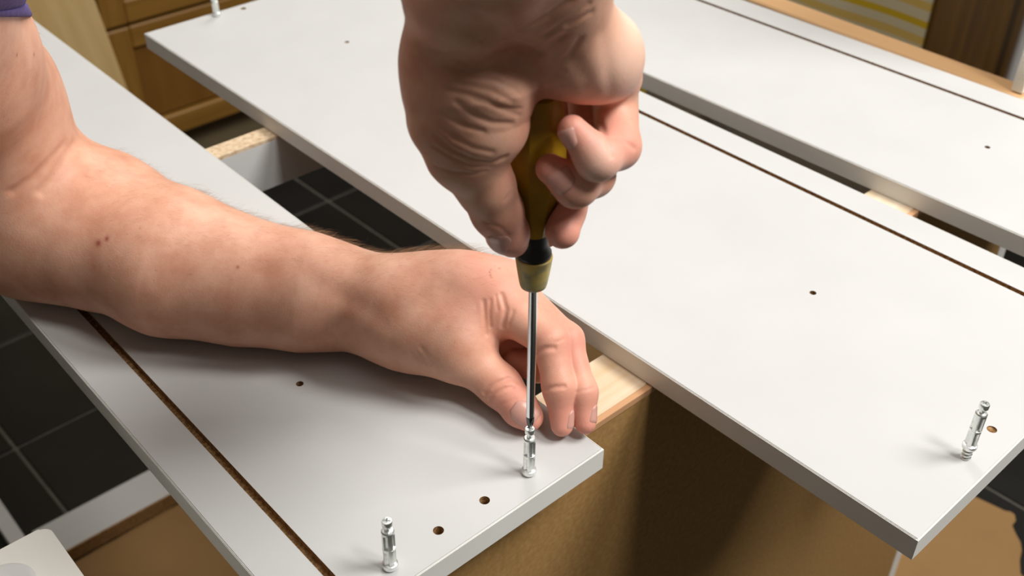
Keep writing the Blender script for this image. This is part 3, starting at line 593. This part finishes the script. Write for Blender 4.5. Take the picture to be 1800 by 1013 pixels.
L_CREASE = [([[-0.15373,0.32434,0.88788],[-0.16099,0.31943,0.88692],[-0.16758,0.31651,0.88492],[-0.17412,0.31482,0.88223],[-0.18031,0.31428,0.87893],[-0.18695,0.31439,0.87675],[-0.1933,0.31553,0.87399]],0.00112,0.0035),([[-0.14649,0.33036,0.88264],[-0.15348,0.32404,0.88208],[-0.15968,0.32003,0.88034],[-0.16456,0.31745,0.8769],[-0.16924,0.31549,0.87315],[-0.17393,0.31462,0.87097],[-0.17847,0.31423,0.86851]],0.00126,0.0032),([[-0.0362,0.06523,0.78682],[-0.03517,0.06408,0.78925],[-0.03384,0.06329,0.79125],[-0.032,0.06207,0.79277],[-0.02994,0.06113,0.79398],[-0.02615,0.05937,0.79493],[-0.02166,0.05837,0.79496],[-0.02039,0.05676,0.79394],[-0.01896,0.05532,0.79272]],0.002,0.0012),([[-0.03572,0.06222,0.78315],[-0.03475,0.06023,0.78667],[-0.03316,0.05899,0.78927],[-0.03115,0.05747,0.7909],[-0.02884,0.05631,0.79211],[-0.02644,0.05474,0.79241],[-0.02379,0.05344,0.79237]],0.0015,0.001),([[-0.03378,0.05372,0.78426],[-0.03137,0.04967,0.78787],[-0.02788,0.04686,0.78994]],0.00044,0.00075),([[-0.03291,0.0613,0.79115],[-0.02974,0.05984,0.79339],[-0.02599,0.05904,0.79482]],0.00044,0.00068),([[-0.00724,0.05456,0.80775],[-0.00819,0.05095,0.81191],[-0.00762,0.04895,0.81417],[-0.00678,0.04748,0.81549],[-0.00571,0.04624,0.81655],[-0.00399,0.04425,0.81706],[-0.00194,0.04259,0.81718]],0.002,0.0013),([[-0.01514,0.03596,0.79643],[-0.01478,0.03424,0.79827],[-0.01406,0.0329,0.79964],[-0.01303,0.03118,0.80063],[-0.01175,0.0297,0.80131],[-0.01011,0.02811,0.80163],[-0.00821,0.02679,0.80161]],0.0018,0.0011),([[-0.00202,0.02341,0.79576],[-3e-05,0.02127,0.79691],[0.0025,0.01964,0.7974],[0.00494,0.01883,0.79737],[0.00792,0.01848,0.7967]],0.00044,0.00075),([[-0.00027,0.04745,0.82264],[0.00274,0.04657,0.82304],[0.00637,0.04629,0.82274]],0.00044,0.00075),([[-0.00047,0.04376,0.81949],[0.00265,0.04299,0.81975],[0.00645,0.04286,0.81925]],0.00044,0.00075),([[-0.01334,0.09182,0.82853],[-0.01522,0.0889,0.82479],[-0.01681,0.08632,0.8207],[-0.01821,0.08423,0.81664],[-0.01963,0.08211,0.81261]],0.00122,0.0012),([[-0.01023,0.08922,0.8293],[-0.01226,0.08741,0.82627],[-0.01408,0.08585,0.82299],[-0.01512,0.08416,0.81959],[-0.0159,0.08278,0.81586]],0.00088,0.00097),([[-0.00356,0.08658,0.8317],[-0.00507,0.08308,0.82896],[-0.00642,0.07976,0.82604],[-0.00907,0.07803,0.8218],[-0.01077,0.07735,0.81641]],0.00158,0.00135),([[-0.00648,0.08837,0.8313],[-0.00822,0.08562,0.82845],[-0.00969,0.08318,0.8253]],0.0007,0.0009),([[-0.00434,0.07552,0.82576],[-0.00716,0.0746,0.82264],[-0.00919,0.07457,0.81856]],0.00088,0.00105),([[-0.05324,0.10126,0.80819],[-0.05241,0.09792,0.80502],[-0.05154,0.09462,0.80178],[-0.05027,0.09096,0.79966],[-0.04877,0.0876,0.79722]],0.0006,0.0014),([[-0.05533,0.10267,0.8045],[-0.0541,0.0998,0.80167],[-0.05288,0.09692,0.79883]],0.00053,0.0009),([[-0.05796,0.10641,0.80447],[-0.05641,0.10369,0.80158],[-0.05486,0.10095,0.79868]],0.00044,0.0009),([[-0.06199,0.12312,0.81902],[-0.05752,0.12038,0.82218],[-0.05268,0.11823,0.82478],[-0.04731,0.11625,0.82679],[-0.04163,0.1147,0.82841]],0.00154,0.008),([[-0.07686,0.17128,0.82788],[-0.07272,0.16576,0.82463],[-0.06936,0.15889,0.82254],[-0.06697,0.14745,0.82252],[-0.06457,0.13628,0.82243]],0.00112,0.0075),([[-0.09759,0.19438,0.83373],[-0.09036,0.18966,0.83497],[-0.08297,0.18524,0.83597]],0.00084,0.008)]
R_NAIL = [([-0.05697,-0.01259,0.97671],[-0.00027,0.00377,0.00297],0.005,0.0058,2),([-0.05572,-0.01342,0.997],[-0.00011,0.00254,0.00467],0.0046,0.0046,1),([-0.07387,0.01043,0.93955],[0.3917,0.43581,-0.42271],0.0078,0.0056,0)]
L_NAIL = [([-0.02891,0.03824,0.78446],[0.00379,-0.00577,-0.00463],0.008,0.007,0),([-0.00749,0.01931,0.78085],[-0.0037,-0.00226,-0.00654],0.0055,0.0042,1),([0.00407,0.01247,0.78254],[-0.00456,-0.00352,-0.00553],0.0052,0.0038,2)]
SPOTS = [([-0.16532,0.27501,0.84446],0.0022),([-0.16085,0.27119,0.84776],0.0018),([0.00215,0.10291,0.83841],0.0005),([8e-05,0.10157,0.83803],0.0006),([-0.00107,0.09972,0.83749],0.0006),([-0.00162,0.09806,0.83698],0.0005),([0.00704,0.1007,0.83812],0.0006),([-0.18437,0.26188,0.97856],0.001),([-0.17073,0.27941,0.96862],0.001),([-0.10963,0.20771,0.83648],0.001)]
R_LIT_PALE = [[-0.02994,-0.00629,1.02205,0.02293],[-0.0366,0.0031,1.03369,0.02029],[-0.01975,-0.00566,1.03173,0.01931],[-0.04809,-0.02512,0.98734,0.01327]]  # pale palm skin, lightened further to paint in the lit side of the fist
L_PALE = []
L_RED = [[-0.0236,0.04195,0.778,0.03687],[-0.01224,0.02237,0.778,0.03655],[-0.00058,0.01525,0.778,0.03333],[0.012,0.10263,0.816,0.04225],[0.01224,0.04916,0.806,0.03048]]
R_RED = [[-0.05095,-0.01109,1.00028,0.02408],[-0.04572,-0.00401,0.94377,0.03148],[-0.05439,-0.0023,0.97764,0.02248],[-0.06264,0.01243,0.9366,0.02915],[-0.03043,-0.02132,0.99018,0.02713]]
SLEEVE_L = [[-0.22486,0.28877,1.002],[-0.25403,0.22391,1.07707],0.0495,0.05535,[0.26192,0.30225,0.95072]]
SLEEVE_R = [[-0.0947,-0.2941,1.3879],[-0.11,-0.412,1.477],0.052,0.06,[-0.034,-0.262,0.198]]

person = thing('person', 'person in a purple short-sleeved top leaning over the panels and driving a bolt', 'person', (-0.25, -0.05, 0))
PLOC = np.array([-0.25, -0.05, 0.0])
def limb(name, body, h, red, pale, spots, label):
    lo, hi = body.bounds()
    V, F = surface_net(body, lo, hi, h)
    # one step onto the true surface (value and slope from four samples round each vertex)
    K4 = np.array([[1, -1, -1], [-1, -1, 1], [-1, 1, -1], [1, 1, 1]], float); e4 = 0.0004
    kv = np.floor((V - lo) / 0.035).astype(int) @ np.array([1000000, 1000, 1])
    od = np.argsort(kv, kind='stable')
    for ix in np.split(od, np.flatnonzero(np.diff(kv[od])) + 1):
        Q = V[ix]; D4 = [body(Q + e4 * k) for k in K4]
        G = sum(k * d[:, None] for k, d in zip(K4, D4)) / (4 * e4)
        V[ix] = Q - (np.clip(sum(D4) / 4, -h, h) / np.maximum((G * G).sum(1), 0.2))[:, None] * G * 0.9
    me = bpy.data.meshes.new(name)
    me.from_pydata((V - PLOC).tolist(), [], F.tolist()); me.update()
    fl_ = np.zeros(len(V), np.float32)
    for x, y, z, r in red:
        q = ((V - [x, y, z]) ** 2).sum(1) / (r * r)
        fl_ = np.maximum(fl_, np.exp(-q * 1.6) * 0.75)
    a = me.attributes.new('flush', 'FLOAT', 'POINT'); a.data.foreach_set('value', fl_)
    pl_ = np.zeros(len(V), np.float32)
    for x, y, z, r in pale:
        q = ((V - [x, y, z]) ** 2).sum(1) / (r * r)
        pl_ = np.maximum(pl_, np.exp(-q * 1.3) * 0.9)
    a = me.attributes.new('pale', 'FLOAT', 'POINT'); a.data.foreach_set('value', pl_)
    sc_ = np.zeros(len(V), np.float32)
    for p, r in spots:
        q = ((V - p) ** 2).sum(1) / (r * r)
        sc_ = np.maximum(sc_, np.exp(-q) * 0.85)
    a = me.attributes.new('scab', 'FLOAT', 'POINT'); a.data.foreach_set('value', sc_)
    me.polygons.foreach_set('use_smooth', [True] * len(me.polygons))
    me.materials.append(M['skin'])
    o = link(bpy.data.objects.new(name, me), person); o['label'] = label
    return o, V, F
def nail(body, arm, c, tan, hl, hw, name='fingernail'):
    c = np.array(c); x = np.array(tan); x /= np.linalg.norm(x)
    n = grad(body.base, c[None], 0.002)[0]
    x = x - n * (x @ n); x /= np.linalg.norm(x); y = np.cross(n, x)
    b = bmesh.new(); nu, nv = 14, 12; grid = {}
    for lay, off in ((0, 0.00045), (1, -0.0006)):
        for i in range(nu + 1):
            for j in range(nv + 1):
                u = i / nu * 2 - 1; v = j / nv * 2 - 1
                # rounded cuticle end, squarer free end
                wdt = hw * (1 - 0.9 * max(0, -u - 0.35) ** 2 * 1.6) * (1 - 0.5 * max(0, u - 0.7) ** 2 * 3)
                p = c + x * (u * hl) + y * (v * wdt)
                P = p + n * 0.004
                for _ in range(12): P = P - n * float(body.base(P[None])[0]) * 0.8
                if abs(((P - p) @ n)) > 0.006: P = p - n * 0.003
                edge = min(1, (1 - abs(v)) * 3, (1 - abs(u)) * 3)
                P = P + n * (off - 0.00035 + 0.0006 * edge ** 0.5 if lay == 0 else off)
                grid[lay, i, j] = b.verts.new(P - PLOC)
    for lay in (0, 1):
        for i in range(nu):
            for j in range(nv): b.faces.new((grid[lay, i, j], grid[lay, i + 1, j], grid[lay, i + 1, j + 1], grid[lay, i, j + 1]))
    for i in range(nu):
        for j in (0, nv): b.faces.new((grid[0, i, j], grid[0, i + 1, j], grid[1, i + 1, j], grid[1, i, j]))
    for j in range(nv):
        for i in (0, nu): b.faces.new((grid[0, i, j], grid[0, i, j + 1], grid[1, i, j + 1], grid[1, i, j]))
    o = obj(name, b, M['nail'], arm, 60)
    return o

def in_panel(P):
    q = np.abs(P - np.array([-0.10085, 0.438, TOP - 0.008], np.float32)) - np.array([0.10085, 0.438, 0.0083], np.float32)
    return np.minimum(q.max(1), 0) + np.sqrt((np.maximum(q, 0) ** 2).sum(1))
HX, HY = -0.0459, 0.0149
HPROF = [(0.1515, 0.0090), (0.1570, 0.0074), (0.1660, 0.0072), (0.1780, 0.0094), (0.1900, 0.0124), (0.2020, 0.0144), (0.2120, 0.0142), (0.2240, 0.0132), (0.2330, 0.0120), (0.2400, 0.0070)]
HCONE = [[HX, HY, TOP + a[0], a[1], HX, HY, TOP + b_[0], b_[1]] for a, b_ in zip(HPROF[:-1], HPROF[1:])]
def in_handle(P): return sd_cones(P, HCONE, 0.0005) - 0.0002
LB = Body(L_MASS, L_K[0], L_FING, L_K[1], L_K[2], L_K[3], L_CREASE, in_panel)
RB = Body(R_MASS, R_K[0], R_FING, R_K[1], R_K[2], R_K[3], R_CREASE, in_handle)
larm, LV, LF = limb('arm', LB, 0.00085, L_RED, L_PALE, SPOTS, 'bare left arm resting on the panel, thumb and fingers beside the bolt')
rarm, RV, RF = limb('arm', RB, 0.00075, R_RED, R_LIT_PALE, [], 'right arm with its fist closed round the screwdriver handle')
for c, tn, hl, hw, k in L_NAIL: nail(Body([], 0.01, [L_FING[k]], L_K[1], 0.01, 0.001), larm, c, tn, hl, hw)
for c, tn, hl, hw, k in R_NAIL: nail(Body([], 0.01, [R_FING[k]], R_K[1], 0.01, 0.001), rarm, c, tn, hl, hw)

# arm hair: fine strands lying along the forearm towards the hand
def hair(V, F, count, arm, sel_w, axis, length, seed, rr, nm='arm_hair', up=0.0):
    rng = np.random.default_rng(seed)
    tri = F[:, :3]
    N = np.cross(V[tri[:, 1]] - V[tri[:, 0]], V[tri[:, 2]] - V[tri[:, 0]]); N /= np.maximum(np.linalg.norm(N, axis=1, keepdims=True), 1e-12)
    cen = V[F].mean(1)
    wgt = sel_w(cen, N); wgt = wgt / wgt.sum()
    idx = rng.choice(len(F), count, p=wgt)
    verts = []; faces = []
    for k in idx:
        p = cen[k]; n = N[k]; t = axis(p); t = t - n * (t @ n); t /= np.linalg.norm(t)
        s = np.cross(n, t); t = t + s * rng.normal(0, 0.38); t /= np.linalg.norm(t)
        L = length * rng.uniform(0.45, 1.25); lift = rng.uniform(0.18, 0.55) + up; bend = rng.normal(0, 0.25)
        base = len(verts)
        for m_ in range(4):
            f = m_ / 3
            q = p + (t * f + n * (lift * f * (1 - 0.55 * f)) + s * bend * f * f) * L - n * 0.0003
            r = rr * (1 - 0.75 * f)
            for a in range(3):
                verts.append(q + (n * math.cos(a * 2.094) + s * math.sin(a * 2.094)) * r - PLOC)
        for m_ in range(3):
            for a in range(3):
                b0 = base + m_ * 3; faces.append((b0 + a, b0 + (a + 1) % 3, b0 + 3 + (a + 1) % 3, b0 + 3 + a))
    me = bpy.data.meshes.new(nm); me.from_pydata([v.tolist() for v in verts], [], faces); me.update(); me.materials.append(M['hair'])
    o = link(bpy.data.objects.new(nm, me), arm); o['kind'] = 'stuff'
    return o
E0 = np.array(L_MASS[0][:3]); W0 = np.array(L_MASS[5][:3]); K0 = np.array(L_MASS[8][4:7])
fdir = (W0 - E0) / np.linalg.norm(W0 - E0); back = np.array([-0.45, 0.75, 0.45]); back -= fdir * (back @ fdir); back /= np.linalg.norm(back)
def lw(c, n):
    s = (c - E0) @ fdir / np.linalg.norm(W0 - E0)
    a = np.clip((s - 0.15) / 0.3, 0, 1) * np.clip((1.42 - s) / 0.15, 0, 1)
    side = np.clip((n @ back) * 1.1 + 0.15, 0, 1) ** 1.4
    return a * side * (c[:, 2] > TOP + 0.012) + 1e-9
hair(LV, LF, 1300, larm, lw, lambda p: fdir + 0.25 * back, 0.009, 5, 0.00003)
def lw2(c, n):
    s = (c - E0) @ fdir / np.linalg.norm(W0 - E0)
    return np.clip((s - 0.1) / 0.3, 0, 1) * np.clip((1.42 - s) / 0.1, 0, 1) * np.exp(-(((n @ VIEW) - 0.0) / 0.18) ** 2) * ((n @ back) > 0.2) + 1e-9
VIEW = np.array([0.05, -0.78, 0.62])
hair(LV, LF, 2600, larm, lw2, lambda p: fdir + 0.35 * back, 0.012, 7, 0.000045, 'arm_hair', 0.25)

# purple sleeves: a tube round each upper arm, its hem cut level
def sleeve(c0, c1, ra, rb, hem_n, arm, name='sleeve'):
    c0, c1 = Vector(c0), Vector(c1); ax = (c1 - c0); L = ax.length; ax.normalize()
    x = ax.orthogonal().normalized(); y = ax.cross(x); hn = Vector(hem_n).normalized()
    b = bmesh.new(); rings = []; n = 80
    for f, dr in ((0.02, 0.0022), (0.0, 0.003), (0.0, 0.0058), (0.02, 0.0068), (0.10, 0.0064), (0.105, 0.0055), (0.2, 0.0075), (0.4, 0.010), (0.7, 0.012), (1.0, 0.008), (1.12, -0.02), (1.14, -0.045)):
        ring = []
        for k in range(n):
            th = 2 * math.pi * k / n
            r = ra + (rb - ra) * min(f, 1) + dr + (0.0025 * math.sin(5 * th + 9 * f) if 0.15 < f < 1.0 else 0)
            q = (x * math.cos(th) + y * math.sin(th)) * r
            sh = -(q @ hn) / (ax @ hn) * max(0.0, 1 - f / 0.8)
            ring.append(b.verts.new(c0 + q + ax * (f * L + sh) - Vector(PLOC)))
        rings.append(ring)
    for a, c in zip(rings[:-1], rings[1:]):
        for k in range(n): b.faces.new((a[k], a[(k + 1) % n], c[(k + 1) % n], c[k]))
    b.faces.new(rings[-1])
    so = obj(name, b, M['purple'], arm, 60); so['label'] = 'purple short sleeve with a folded hem'
sleeve(*SLEEVE_L, larm)
sleeve(*SLEEVE_R, rarm)
